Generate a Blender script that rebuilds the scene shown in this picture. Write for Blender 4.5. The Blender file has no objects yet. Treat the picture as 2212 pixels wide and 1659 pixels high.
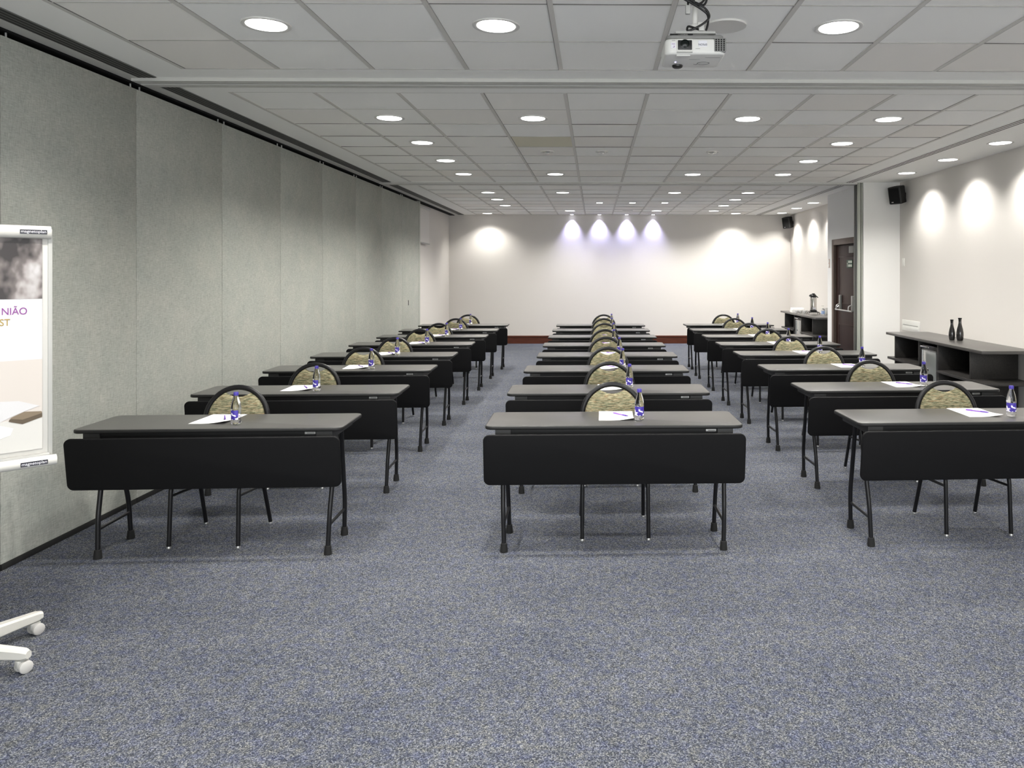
import bpy, bmesh, math, random
from mathutils import Vector, Matrix

random.seed(7)
SC = bpy.context.scene
COL = SC.collection
PI = math.pi
R = math.radians

# ------------------------------------------------------------------ camera, world, exposure
CAM_H = 1.631            # eye height, metres
FOCAL = 1640.0           # focal length in pixels of the 2212 wide frame
YAW = R(0.75)
cam_data = bpy.data.cameras.new('camera')
cam = bpy.data.objects.new('camera', cam_data)
COL.objects.link(cam)
cam.location = (0, 0, CAM_H)
cam.rotation_euler = (R(90), 0, -YAW)
cam_data.sensor_fit = 'HORIZONTAL'
cam_data.sensor_width = 36.0
cam_data.lens = FOCAL / 2212 * 36.0
cam_data.shift_x = (1106 - (1285 + FOCAL * math.tan(YAW))) / 2212   # shift lens, level camera
cam_data.shift_y = (590 - 829.5) / 2212
cam_data.clip_start = 0.05
SC.camera = cam

world = bpy.data.worlds.new('world')
world.use_nodes = True
world.node_tree.nodes['Background'].inputs[0].default_value = (0.96, 0.985, 1.0, 1)
world.node_tree.nodes['Background'].inputs[1].default_value = 4.9     # overcast daylight added as fill, enters by the unseen window wall behind the viewer
SC.world = world

portal = bpy.data.lights.new('window_portal', 'AREA')      # guides the sampling of the daylight, adds no light
portal.shape = 'RECTANGLE'
portal.size, portal.size_y = 7.2, 2.5
portal.cycles.is_portal = True
portal_ob = bpy.data.objects.new('window_portal', portal)
COL.objects.link(portal_ob)
portal_ob.location = (.65, -2.46, 1.5)
portal_ob.rotation_euler = (R(90), 0, 0)

SC.view_settings.view_transform = 'Standard'
SC.view_settings.look = 'None'
SC.view_settings.exposure = 0.50
SC.view_settings.gamma = 1.0
SC.view_settings.use_curve_mapping = False
SC.cycles.use_denoising = True
SC.cycles.max_bounces = 14
SC.cycles.diffuse_bounces = 12
SC.cycles.caustics_reflective = False
SC.cycles.sample_clamp_indirect = 8.0

DOWN_W = 186.0            # watts of one round downlight
WALL_W = 92.0            # watts of one wall-washing downlight
LED_W = 82.0             # watts of one violet-white accent spot
WARM = (1.0, 0.968, 0.915)
VIOLET = (0.62, 0.60, 1.0)

# ------------------------------------------------------------------ room dimensions
CZ = 2.983               # ceiling
XL, XR = -3.25, 4.55     # partition face, right wall
YB, YF = 17.6, -2.4      # back wall, wall behind the viewer
XREC = -3.37             # recessed left wall past the partition
Y_PART = 14.06           # partition end


# ------------------------------------------------------------------ material helpers
def mat(name, col, rough=0.6, metal=0.0, spec=0.5, emit=None, estr=0.0, trans=0.0, ior=1.45, coat=0.0):
    m = bpy.data.materials.new(name)
    m.use_nodes = True
    b = m.node_tree.nodes['Principled BSDF']
    b.inputs['Base Color'].default_value = (*col, 1)
    b.inputs['Roughness'].default_value = rough
    b.inputs['Metallic'].default_value = metal
    b.inputs['Specular IOR Level'].default_value = spec
    b.inputs['Transmission Weight'].default_value = trans
    b.inputs['IOR'].default_value = ior
    b.inputs['Coat Weight'].default_value = coat
    if emit:
        b.inputs['Emission Color'].default_value = (*emit, 1)
        b.inputs['Emission Strength'].default_value = estr
    return m


class N:
    """small wrapper for building node trees"""
    def __init__(self, m):
        self.t = m.node_tree
        self.b = self.t.nodes['Principled BSDF']

    def add(self, typ, **kw):
        n = self.t.nodes.new(typ)
        for k, v in kw.items():
            if k in n.inputs:
                n.inputs[k].default_value = v
            else:
                setattr(n, k, v)
        return n

    def link(self, a, b):
        self.t.links.new(a, b)

    def pos(self, scale, obj=False):
        if obj:
            src = self.add('ShaderNodeTexCoord').outputs['Object']
        else:
            src = self.add('ShaderNodeNewGeometry').outputs['Position']
        mp = self.add('ShaderNodeMapping')
        mp.inputs['Scale'].default_value = scale
        self.link(src, mp.inputs['Vector'])
        return mp.outputs['Vector']

    def noise(self, vec, scale, detail=2.0, rough=0.5):
        n = self.add('ShaderNodeTexNoise')
        n.inputs['Scale'].default_value = scale
        n.inputs['Detail'].default_value = detail
        n.inputs['Roughness'].default_value = rough
        self.link(vec, n.inputs['Vector'])
        return n.outputs['Fac']

    def ramp(self, fac, stops, interp='LINEAR'):
        r = self.add('ShaderNodeValToRGB')
        r.color_ramp.interpolation = interp
        el = r.color_ramp.elements
        while len(el) < len(stops):
            el.new(0.5)
        for e, (p, c) in zip(el, stops):
            e.position = p
            e.color = (*c, 1)
        self.link(fac, r.inputs['Fac'])
        return r.outputs['Color']

    def mix(self, fac, a, b, mode='MIX'):
        m = self.add('ShaderNodeMix', data_type='RGBA', blend_type=mode)
        if isinstance(fac, (int, float)):
            m.inputs['Factor'].default_value = fac
        else:
            self.link(fac, m.inputs['Factor'])
        for s, i in ((a, 6), (b, 7)):
            if isinstance(s, tuple):
                m.inputs[i].default_value = (*s, 1)
            else:
                self.link(s, m.inputs[i])
        return m.outputs[2]

    def math(self, op, a, b=0.0):
        m = self.add('ShaderNodeMath', operation=op)
        for s, i in ((a, 0), (b, 1)):
            if isinstance(s, (int, float)):
                m.inputs[i].default_value = s
            else:
                self.link(s, m.inputs[i])
        return m.outputs[0]

    def bump(self, h, strength=0.3, dist=0.002):
        b = self.add('ShaderNodeBump')
        b.inputs['Strength'].default_value = strength
        b.inputs['Distance'].default_value = dist
        self.link(h, b.inputs['Height'])
        self.link(b.outputs['Normal'], self.b.inputs['Normal'])

    def col(self, c):
        self.link(c, self.b.inputs['Base Color'])


M = {}


def make_materials():
    # woven loop carpet, blue grey with beige flecks
    m = mat('carpet_loop', (.13, .14, .18), 0.95, spec=0.1)
    n = N(m)
    p = n.pos((1, 1, 1))
    v = n.add('ShaderNodeTexVoronoi')
    v.inputs['Scale'].default_value = 260
    n.link(p, v.inputs['Vector'])
    rnd = n.add('ShaderNodeSeparateColor')
    n.link(v.outputs['Color'], rnd.inputs[0])
    fleck = n.ramp(rnd.outputs[0], [(0.0, (.026, .029, .036)), (.30, (.056, .061, .073)), (.55, (.094, .100, .112)),
                                    (.78, (.145, .149, .153)), (1.0, (.262, .264, .258))])
    tint = n.ramp(n.noise(p, 22, 3.0, .7), [(.34, (.76, .81, 1.10)), (.52, (.93, .95, 1.02)), (.68, (1.04, 1.02, .94))])
    big = n.ramp(n.noise(n.pos((1, 1.6, 1)), 1.6, 3.0, .6), [(.3, (.86, .87, .9)), (.7, (1.08, 1.07, 1.05))])
    c = n.mix(1.0, fleck, tint, 'MULTIPLY')
    n.col(n.mix(1.0, c, big, 'MULTIPLY'))
    n.bump(v.outputs['Distance'], .6, .004)
    M['carpet'] = m
    # linen covered partition
    m = mat('partition_linen', (.30, .31, .27), 0.9, spec=0.15)
    n = N(m)
    h = n.noise(n.pos((1, 24, 520)), 1.0, 2.0, .6)
    w = n.noise(n.pos((1, 520, 24)), 1.0, 2.0, .6)
    big = n.noise(n.pos((1, 1, 1)), 5.0, 3.0, .6)
    f = n.math('ADD', n.math('MULTIPLY', h, .5), n.math('MULTIPLY', w, .5))
    c = n.ramp(f, [(.33, (.27, .278, .252)), (.5, (.40, .41, .375)), (.66, (.53, .54, .50))])
    n.col(n.mix(1.0, c, n.ramp(big, [(.3, (.93, .95, .94)), (.7, (1.05, 1.04, 1.02))]), 'MULTIPLY'))
    n.bump(f, .25, .002)
    M['linen'] = m
    # painted walls and plaster
    def plaster(name, col, r=.75):
        mm = mat(name, col, r, spec=.25)
        k = N(mm)
        k.bump(k.noise(k.pos((1, 1, 1)), 160, 3.0), .06, .002)
        return mm
    M['wall'] = plaster('wall_paint', (.67, .643, .608))
    M['white_wall'] = plaster('pilaster_paint', (.84, .835, .81))
    M['grey_wall'] = plaster('door_wall_paint', (.76, .76, .755))
    M['plaster'] = plaster('ceiling_paint', (.93, .93, .90))
    M['beam'] = plaster('track_paint', (.56, .56, .53), .6)
    # ceiling tiles, each a little different in tone
    m = mat('ceiling_tile', (.66, .65, .62), .8, spec=.2)
    n = N(m)
    g = n.add('ShaderNodeNewGeometry')
    tone = n.ramp(g.outputs['Random Per Island'], [(0, (.89, .865, .82)), (.5, (.94, .935, .90)), (1, (.955, .955, .93))])
    n.col(tone)
    n.bump(n.noise(n.pos((1, 1, 1)), 220, 3.0), .08, .002)
    M['tile'] = m
    M['tile_yellow'] = mat('aged_ceiling_tile', (.70, .67, .54), .8, spec=.2)
    M['tbar'] = mat('tee_bar_paint', (.62, .605, .57), .5)
    M['joint'] = mat('shadow_joint', (.16, .155, .145), .8, spec=.1)  # shadow line between tiles, put into the colour of flush strips
    M['joint_pale'] = mat('pale_joint', (.40, .39, .365), .8, spec=.1)  # fainter shadow line, again only the strip's colour
    M['void'] = mat('dark_void', (.012, .012, .012), .9, spec=.1)
    # wood
    def wood(name, c0, c1, sc, rough):
        mm = mat(name, c0, rough, spec=.28)
        k = N(mm)
        k.col(k.ramp(k.noise(k.pos(sc), 1.0, 5.0, .6), [(.3, c0), (.7, c1)]))
        return mm
    M['skirting_wood'] = wood('red_brown_skirting', (.060, .017, .010), (.115, .036, .020), (3, 60, 60), .4)
    M['door_wood'] = wood('dark_door_wood', (.012, .0045, .003), (.030, .0115, .0075), (60, 60, 3), .46)
    M['frame_wood'] = wood('door_frame_wood', (.10, .075, .062), (.15, .115, .095), (60, 60, 4), .5)
    # desk
    m = mat('desk_laminate', (.06, .058, .056), .30, spec=.9)
    n = N(m)
    n.col(n.ramp(n.noise(n.pos((30, 260, 1)), 1.0, 3.0), [(.3, (.054, .052, .050)), (.7, (.074, .072, .069))]))
    M['laminate'] = m
    M['edge'] = mat('black_edge_band', (.012, .012, .012), .5, spec=.45)
    m = mat('black_panel_laminate', (.0052, .0052, .0058), .65, spec=.16)
    M['panel'] = m
    M['rail'] = mat('black_steel_rail', (.007, .007, .0075), .5, spec=.4)
    M['bracket'] = mat('charcoal_bracket', (.022, .022, .022), .5)
    M['steel_black'] = mat('black_painted_tube', (.007, .007, .008), .36, spec=.4)
    M['rubber'] = mat('black_rubber', (.014, .014, .014), .75, spec=.3)
    M['alu'] = mat('brushed_aluminium', (.55, .55, .54), .35, metal=.9)
    M['chrome'] = mat('chrome', (.75, .75, .75), .12, metal=1.0)
    # chair fabric : horizontal flecks of olive, rust and teal on sand
    m = mat('chair_weave', (.35, .31, .19), .95, spec=.1)
    n = N(m)
    p1 = n.pos((26, 26, 210), True)
    info = n.add('ShaderNodeObjectInfo')
    wv = n.add('ShaderNodeVectorMath', operation='ADD')
    n.link(p1, wv.inputs[0])
    cmb = n.add('ShaderNodeCombineXYZ')
    n.link(n.math('MULTIPLY', info.outputs['Random'], 90.0), cmb.inputs[0])
    n.link(cmb.outputs[0], wv.inputs[1])
    a = n.noise(wv.outputs[0], 1.0, 3.0, .7)
    wv2 = n.add('ShaderNodeVectorMath', operation='ADD')
    wv2.inputs[1].default_value = (31, 7, 13)
    n.link(wv.outputs[0], wv2.inputs[0])
    b2 = n.noise(wv2.outputs[0], .8, 2.0, .6)
    base = n.ramp(a, [(.30, (.065, .058, .036)), (.43, (.19, .172, .112)), (.55, (.34, .312, .215)), (.70, (.48, .45, .325))])
    hue = n.ramp(b2, [(.30, (.22, .30, .22)), (.42, (.30, .42, .34)), (.5, (.86, .83, .72)), (.60, (.90, .86, .74)), (.70, (.85, .46, .26))])
    n.col(n.mix(.62, base, n.mix(1.0, base, n.mix(0.0, hue, hue), 'MULTIPLY')))
    n.bump(a, .4, .003)
    M['weave'] = m
    # bottle
    M['pet'] = mat('clear_bottle_plastic', (.98, .985, 1.0), .02, trans=1.0, ior=1.33)
    M['cap'] = mat('violet_cap', (.055, .040, .30), .4)
    m = mat('violet_white_label', (.06, .035, .32), .4)
    n = N(m)
    q = n.pos((1, 1, 1), True)
    f = n.noise(q, 46, 2.0, .5)
    sep = n.add('ShaderNodeSeparateXYZ')
    n.link(q, sep.inputs[0])
    ff = n.math('ADD', f, n.math('MULTIPLY', sep.outputs[2], 2.2))
    n.col(n.ramp(ff, [(.55, (.86, .86, .92)), (.585, (.30, .22, .62)), (.62, (.050, .032, .30))]))
    M['label'] = m
    M['paper'] = mat('white_paper', (.88, .88, .88), .7, spec=.2)
    M['pen'] = mat('violet_pen', (.24, .09, .50), .35)
    M['pen_dark'] = mat('dark_violet_grip', (.12, .05, .36), .35)
    # sideboard
    m = mat('black_ash_board', (.016, .015, .014), .45, spec=.45)
    n = N(m)
    n.col(n.ramp(n.noise(n.pos((120, 8, 60)), 1.0, 4.0, .6), [(.3, (.016, .0152, .0145)), (.7, (.036, .033, .030))]))
    M['black_ash'] = m
    M['ash_top'] = mat('charcoal_top', (.050, .047, .044), .30, spec=.85)  # black ash, reflected light partly put into a paler base colour
    M['fridge'] = mat('fridge_black', (.012, .012, .013), .35)
    M['fridge_glass'] = mat('fridge_dark_glass', (.16, .17, .165), .08, spec=.9, coat=.8)
    M['vase'] = mat('black_glaze', (.010, .009, .009), .12, spec=.7, coat=.5)
    # lamps
    M['lamp'] = mat('lit_diffuser', (.9, .9, .9), .4, emit=(1, .985, .96), estr=4.0)
    M['led'] = mat('lit_violet_led', (.9, .9, .9), .4, emit=(.86, .86, 1.0), estr=9.0)
    M['ring'] = mat('white_lamp_ring', (.66, .65, .62), .45)
    M['lens_glass'] = mat('unlit_lamp_glass', (.55, .55, .52), .15, metal=.6)
    M['grille'] = mat('slot_dark', (.020, .020, .019), .6)
    M['slot_frame'] = mat('slot_frame_grey', (.14, .14, .13), .5)
    M['speaker'] = mat('speaker_black', (.010, .010, .010), .65)
    M['speaker_mesh'] = mat('speaker_grille_black', (.006, .006, .006), .8, spec=.2)
    M['wplastic'] = mat('white_plastic', (.74, .735, .70), .4)
    M['gplastic'] = mat('light_grey_plastic', (.42, .42, .40), .45)
    M['mgrey'] = mat('mid_grey_plastic', (.22, .22, .21), .5)
    M['bplastic'] = mat('black_plastic', (.010, .010, .010), .4)
    M['lens'] = mat('projector_lens', (.004, .007, .006), .22, spec=.35)
    M['blue_led'] = mat('status_led_blue', (.3, .3, 1), .4, emit=(.45, .40, 1.0), estr=6.0)
    M['sticker'] = mat('white_sticker', (.78, .78, .82), .5)
    M['ink'] = mat('dark_ink', (.02, .02, .03), .6)
    m = bpy.data.materials.new('window_glass')  # panes of the added windows behind the viewer
    m.use_nodes = True
    nt = m.node_tree
    nt.nodes.clear()
    tr, gl = nt.nodes.new('ShaderNodeBsdfTransparent'), nt.nodes.new('ShaderNodeBsdfGlossy')
    gl.inputs['Roughness'].default_value = .02
    mx, out = nt.nodes.new('ShaderNodeMixShader'), nt.nodes.new('ShaderNodeOutputMaterial')
    mx.inputs[0].default_value = .08
    nt.links.new(tr.outputs[0], mx.inputs[1])
    nt.links.new(gl.outputs[0], mx.inputs[2])
    nt.links.new(mx.outputs[0], out.inputs[0])
    M['pane'] = m
    M['creme'] = mat('cream_enamel', (.58, .57, .53), .4)
    M['caster'] = mat('caster_grey', (.50, .49, .47), .4)
    M['jamb'] = mat('grey_green_jamb', (.40, .42, .37), .5)
    M['steel'] = mat('polished_steel', (.60, .58, .55), .22, metal=1.0)
    M['white_glaze'] = mat('white_china', (.84, .84, .82), .25)
    M['screen'] = mat('screen_fabric', (.72, .70, .67), .8)
    M['green'] = mat('green_sign', (.010, .05, .022), .5)
    M['sign_white'] = mat('sign_white', (.62, .66, .58), .5)
    M['clearcup'] = mat('clear_plastic', (.95, .97, 1.0), .05, trans=1.0, ior=1.2)
    M['blue_label'] = mat('pale_blue_label', (.35, .48, .75), .5)
    # poster prints
    m = mat('poster_photo_print', (.3, .28, .27), .35)
    n = N(m)
    f = n.noise(n.pos((4, 4, 2.6)), 3.2, 2.5, .55)
    n.col(n.ramp(f, [(.36, (.035, .030, .030)), (.48, (.15, .13, .125)), (.56, (.34, .31, .30)), (.66, (.52, .505, .505))]))
    M['photo'] = m
    M['poster'] = mat('poster_white', (.60, .595, .60), .35)
    M['poster_warm'] = mat('poster_warm_print', (.57, .525, .485), .35)
    M['poster_pale'] = mat('poster_pale_print', (.585, .575, .545), .35)
    M['purple_ink'] = mat('purple_ink', (.22, .045, .25), .5)
    M['gold_ink'] = mat('gold_ink', (.36, .25, .055), .5)
    M['phone_ink'] = mat('phone_print_brown', (.20, .155, .105), .4)
    M['phone_side'] = mat('phone_print_dark', (.10, .075, .05), .4)
    M['switch_pink'] = mat('switch_plate_beige', (.60, .50, .45), .4)


make_materials()


# ------------------------------------------------------------------ geometry helpers
class MB:
    """collects shapes into one mesh object"""
    def __init__(self):
        self.bm = bmesh.new()
        self.mi = 0

    def _faces(self, fs):
        for f in fs:
            f.material_index = self.mi

    def box(self, c, s, rot=None, bevel=0.0, seg=2):
        g = bmesh.ops.create_cube(self.bm, size=1.0)
        vs = g['verts']
        mtx = Matrix.Translation(c) @ (rot.to_4x4() if rot else Matrix.Identity(4)) @ Matrix.Diagonal((*s, 1))
        bmesh.ops.transform(self.bm, matrix=mtx, verts=vs)
        fs = list({f for v in vs for f in v.link_faces})
        self._faces(fs)
        if bevel:
            es = list({e for v in vs for e in v.link_edges})
            r = bmesh.ops.bevel(self.bm, geom=es, offset=bevel, segments=seg, affect='EDGES', profile=.5)
            self._faces(r['faces'])
        return self

    def b2(self, lo, hi, bevel=0.0):
        lo, hi = Vector(lo), Vector(hi)
        return self.box((lo + hi) / 2, hi - lo, None, bevel)

    def rings(self, rings, cap=True, closed_loop=True):
        vr = [[self.bm.verts.new(p) for p in r] for r in rings]
        fs = []
        for a, b in zip(vr[:-1], vr[1:]):
            n = len(a)
            for i in range(n if closed_loop else n - 1):
                j = (i + 1) % n
                fs.append(self.bm.faces.new((a[i], a[j], b[j], b[i])))
        if cap:
            fs.append(self.bm.faces.new(list(reversed(vr[0]))))
            fs.append(self.bm.faces.new(vr[-1]))
        self._faces(fs)
        return fs

    def lathe(self, prof, seg=24, c=(0, 0, 0), axis='Z'):
        rings = []
        for r, z in prof:
            ring = []
            for i in range(seg):
                a = 2 * PI * i / seg
                x, y = max(r, 1e-4) * math.cos(a), max(r, 1e-4) * math.sin(a)
                p = {'Z': (x, y, z), 'Y': (x, -z, y), 'X': (z, x, y)}[axis]
                ring.append((p[0] + c[0], p[1] + c[1], p[2] + c[2]))
            rings.append(ring)
        self.rings(rings)
        return self

    def tube(self, pts, r, seg=10, closed=False, sx=1.0, sy=1.0, cap=True, up=None):
        pts = [Vector(p) for p in pts]
        n = len(pts)
        tang = []
        for i in range(n):
            a = pts[(i - 1) % n] if (closed or i > 0) else pts[i]
            b = pts[(i + 1) % n] if (closed or i < n - 1) else pts[i]
            tang.append((b - a).normalized())
        t0 = tang[0]
        ref = Vector(up) if up else (Vector((0, 0, 1)) if abs(t0.z) < .9 else Vector((1, 0, 0)))
        nrm = (ref - t0 * ref.dot(t0)).normalized()
        rings = []
        for i in range(n):
            t = tang[i]
            nrm = (nrm - t * nrm.dot(t)).normalized()
            bn = t.cross(nrm)
            rings.append([pts[i] + nrm * (r * sx * math.cos(2 * PI * k / seg)) + bn * (r * sy * math.sin(2 * PI * k / seg))
                          for k in range(seg)])
        if closed:
            rings.append(rings[0])
            vr = [[self.bm.verts.new(p) for p in rg] for rg in rings[:-1]]
            fs = []
            for i in range(n):
                a, b = vr[i], vr[(i + 1) % n]
                for k in range(seg):
                    j = (k + 1) % seg
                    fs.append(self.bm.faces.new((a[k], a[j], b[j], b[k])))
            self._faces(fs)
        else:
            self.rings(rings, cap)
        return self

    def slab(self, outline, z0, z1, b=0.0, mtx=None, seg=3):
        """extruded outline with rounded edges; outline anticlockwise in xy"""
        def inset(d):
            n = len(outline)
            out = []
            for i in range(n):
                p0, p, p1 = Vector(outline[i - 1]), Vector(outline[i]), Vector(outline[(i + 1) % n])
                e0, e1 = (p - p0).normalized(), (p1 - p).normalized()
                n0, n1 = Vector((-e0.y, e0.x)), Vector((-e1.y, e1.x))
                m = (n0 + n1)
                m = m.normalized() if m.length > 1e-6 else n0
                k = d / max(.35, m.dot(n0))
                out.append(p + m * k)
            return out
        rings = []
        if b:
            prof = [(b * (1 - math.sin(a)), z0 + b * (1 - math.cos(a))) for a in [PI / 2 * k / seg for k in range(seg + 1)]]
            prof += [(d, z1 - (z - z0)) for d, z in reversed(prof)]
        else:
            prof = [(0, z0), (0, z1)]
        for d, z in prof:
            rings.append([Vector((p[0], p[1], z)) for p in inset(d)])
        if mtx is not None:
            rings = [[mtx @ p for p in rg] for rg in rings]
        self.last = self.rings(rings)
        return self

    def build(self, name, mats, parent=None, smooth=True, loc=None, sharp=38):
        me = bpy.data.meshes.new(name)
        bmesh.ops.recalc_face_normals(self.bm, faces=self.bm.faces[:])
        self.bm.to_mesh(me)
        self.bm.free()
        for k in (mats if isinstance(mats, (list, tuple)) else [mats]):
            me.materials.append(M[k])
        if smooth:
            me.shade_smooth()
            me.set_sharp_from_angle(angle=R(sharp))
        o = bpy.data.objects.new(name, me)
        COL.objects.link(o)
        if parent:
            o.parent = parent
        if loc:
            o.location = loc
        return o


def rrect(w, d, r, seg=5, cx=0, cy=0):
    pts = []
    for sx, sy, a0 in ((1, 1, 0), (-1, 1, 90), (-1, -1, 180), (1, -1, 270)):
        for k in range(seg + 1):
            a = R(a0 + 90 * k / seg)
            pts.append((cx + sx * (w / 2 - r) + r * math.cos(a), cy + sy * (d / 2 - r) + r * math.sin(a)))
    return pts


def fillet(pts, r, seg=5):
    pts = [Vector(p) for p in pts]
    out = [pts[0]]
    for a, p, b in zip(pts[:-2], pts[1:-1], pts[2:]):
        u, v = (a - p), (b - p)
        d = min(r, u.length * .45, v.length * .45)
        p0, p1 = p + u.normalized() * d, p + v.normalized() * d
        for k in range(seg + 1):
            t = k / seg
            out.append(p0 * (1 - t) ** 2 + p * (2 * t * (1 - t)) + p1 * t * t)
    out.append(pts[-1])
    return out


def text_mesh(name, s, size, material, parent, mtx, extrude=.0006, align='LEFT'):
    cu = bpy.data.curves.new(name, 'FONT')
    cu.body = s
    cu.size = size
    cu.extrude = extrude
    cu.align_x = align
    tmp = bpy.data.objects.new('tmp', cu)
    COL.objects.link(tmp)
    me = bpy.data.meshes.new_from_object(tmp.evaluated_get(bpy.context.evaluated_depsgraph_get()))
    bpy.data.objects.remove(tmp)
    me.name = name
    me.transform(mtx)
    me.materials.clear()
    me.materials.append(M[material])
    o = bpy.data.objects.new(name, me)
    COL.objects.link(o)
    o.parent = parent
    return o


def tag(o, label, cat, group=None):
    o['label'] = label
    o['category'] = cat
    if group:
        o['group'] = group
    return o


def thing(name, label, cat, loc=(0, 0, 0), rz=0.0, group=None):
    o = bpy.data.objects.new(name, None)
    o.empty_display_size = .1
    COL.objects.link(o)
    o.location = loc
    o.rotation_euler = (0, 0, rz)
    return tag(o, label, cat, group)


def struct(o):
    o['kind'] = 'structure'
    return o


def dup(root, loc, rz, label, group=None):
    def cp(o, parent):
        c = o.copy()
        COL.objects.link(c)
        c.parent = parent
        for ch in [k for k in ALLKIDS.get(o.name, [])]:
            cp(ch, c)
        return c
    r = cp(root, None)
    r.location = loc
    r.rotation_euler = (0, 0, rz)
    r['label'] = label
    if group:
        r['group'] = group
    return r


ALLKIDS = {}


def freeze(root):
    """remember the family of a prototype for copying"""
    def rec(o):
        ALLKIDS[o.name] = list(o.children)
        for c in o.children:
            rec(c)
    rec(root)
    return root


ORD = ['first', 'second', 'third', 'fourth', 'fifth', 'sixth', 'seventh', 'eighth', 'ninth', 'tenth', 'eleventh']

# ------------------------------------------------------------------ room shell
def room():
    def plane_box(name, lo, hi, m):
        return struct(MB().b2(lo, hi).build(name, m, smooth=False))
    plane_box('floor', (-3.6, YF - .1, -.1), (XR + .1, YB + .1, 0), 'carpet')
    plane_box('wall_back', (XREC - .2, YB, 0), (XR + .1, YB + .12, CZ + .03), 'wall')
    plane_box('wall_right', (XR, YF, 0), (XR + .12, YB, CZ), 'wall')
    b = MB()
    b.b2((-3.6, YF - .12, 0), (XR + .1, YF, .25))
    b.b2((-3.6, YF - .12, 2.75), (XR + .1, YF, CZ))
    b.b2((-3.6, YF - .12, .25), (-2.95, YF, 2.75))
    b.b2((4.25, YF - .12, .25), (XR + .1, YF, 2.75))
    struct(b.build('wall_front', 'wall', smooth=False))
    for n in range(4):  # unseen windows, added so daylight lifts the near ceiling and floor
        a0, a1 = -2.95 + 1.8 * n, -2.95 + 1.8 * (n + 1)
        b = MB()
        b.b2((a0, YF - .10, .25), (a0 + .05, YF - .03, 2.75))
        b.b2((a1 - .05, YF - .10, .25), (a1, YF - .03, 2.75))
        b.b2((a0 + .05, YF - .10, .25), (a1 - .05, YF - .03, .30))
        b.b2((a0 + .05, YF - .10, 2.70), (a1 - .05, YF - .03, 2.75))
        win = struct(b.build('window_%d' % (n + 1), 'wplastic', smooth=False))
        MB().b2((a0 + .05, YF - .068, .30), (a1 - .05, YF - .062, 2.70)).build('pane', 'pane', win, smooth=False)
    plane_box('wall_left', (XREC - .12, Y_PART - .05, 0), (XREC, YB, CZ), 'wall')
    plane_box('wall_left_core', (-3.6, YF, 0), (XREC - .001, Y_PART - .05, CZ), 'void')
    # pilaster at the second track and the wall holding the door
    plane_box('wall_pilaster', (4.005, 11.27, 0), (XR, 11.55, CZ), 'white_wall')
    b = MB()
    b.b2((4.05, 11.55, 2.20), (4.20, 13.16, CZ))
    b.b2((4.05, 12.90, 0), (4.20, 13.16, 2.20))
    b.b2((4.20, 13.04, 0), (XR, 13.16, CZ))
    struct(b.build('wall_door', 'grey_wall', smooth=False))
    # ceiling : upper deck and plaster border with the tile fields dropped into it
    x0, x1 = -2.725, 3.465
    bays = [(YF, 5.06), (5.71, 11.26), (11.76, YB)]
    b = MB()
    b.b2((-3.6, YF, CZ + .03), (XR, YB, CZ + .13))
    b.b2((-3.6, YF, CZ), (x0, YB, CZ + .03))
    b.b2((x1, YF, CZ), (XR, YB, CZ + .03))
    b.b2((x0, 5.06, CZ), (x1, 5.71, CZ + .03))
    b.b2((x0, 11.26, CZ), (x1, 11.76, CZ + .03))
    ceil = b.build('ceiling', 'plaster', smooth=False)
    struct(ceil)
    xs = [x0] + [-2.10 + .625 * k for k in range(9)] + [x1]
    yb = [[5.06 - .617 * k for k in range(13)][::-1],
          [5.71] + [6.29 + .6215 * k for k in range(9)],
          [11.76 + .625 * k for k in range(10)] + [YB]]
    rnd = random.Random(3)
    t, bars = MB(), MB()
    for bay, ys in enumerate(yb):
        for i in range(len(xs) - 1):
            for j in range(len(ys) - 1):
                a0, a1 = xs[i] + .012, xs[i + 1] - .012
                c0, c1 = ys[j] + .0012, ys[j + 1] - .0012
                t.mi = 1 if (bay == 1 and i == 3 and j == 3) else 0
                dz0 = rnd.choice((0, 0, .001, .003, .004)) * rnd.random()
                dz1 = rnd.choice((0, 0, .001, .003, .004)) * rnd.random()
                sag = rnd.random() * .0035
                z = CZ + .004
                xm = (a0 + a1) / 2
                lo = [(a0, c0, z - dz0), (xm, c0, z - dz0 + sag * rnd.choice((-1, 1))), (a1, c0, z - dz0),
                      (a1, c1, z - dz1), (xm, c1, z - dz1 + sag * rnd.choice((-1, 1))), (a0, c1, z - dz1)]
                t.rings([lo, [(p[0], p[1], CZ + .022) for p in lo]])
        for x in xs:
            bars.b2((x - .0135, ys[0], CZ - .001), (x + .0135, ys[-1], CZ + .012))
        for y in ys[:-1] if bay else ys[1:]:
            for i in range(len(xs) - 1):
                hw = rnd.choice((.0016, .0020, .0026, .0040))
                bars.mi = rnd.choice((1, 2, 2))
                off = rnd.choice((.0006, -.0006)) * rnd.random()
                bars.b2((xs[i] + .013, y - hw + off, CZ - .0005), (xs[i + 1] - .013, y + hw + off, CZ + .012))
        for x in xs:
            bars.mi = rnd.choice((1, 2, 2))
            side = rnd.choice((-1, 1))
            bars.b2((x + side * .0150 - .0014, ys[0], CZ - .0003), (x + side * .0150 + .0014, ys[-1], CZ + .010))
        bars.mi = 0
    tiles = t.build('ceiling_tiles', ['tile', 'tile_yellow'], ceil, smooth=False)
    tees = bars.build('tee_bars', ['tbar', 'joint', 'joint_pale'], ceil, smooth=False)
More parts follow.
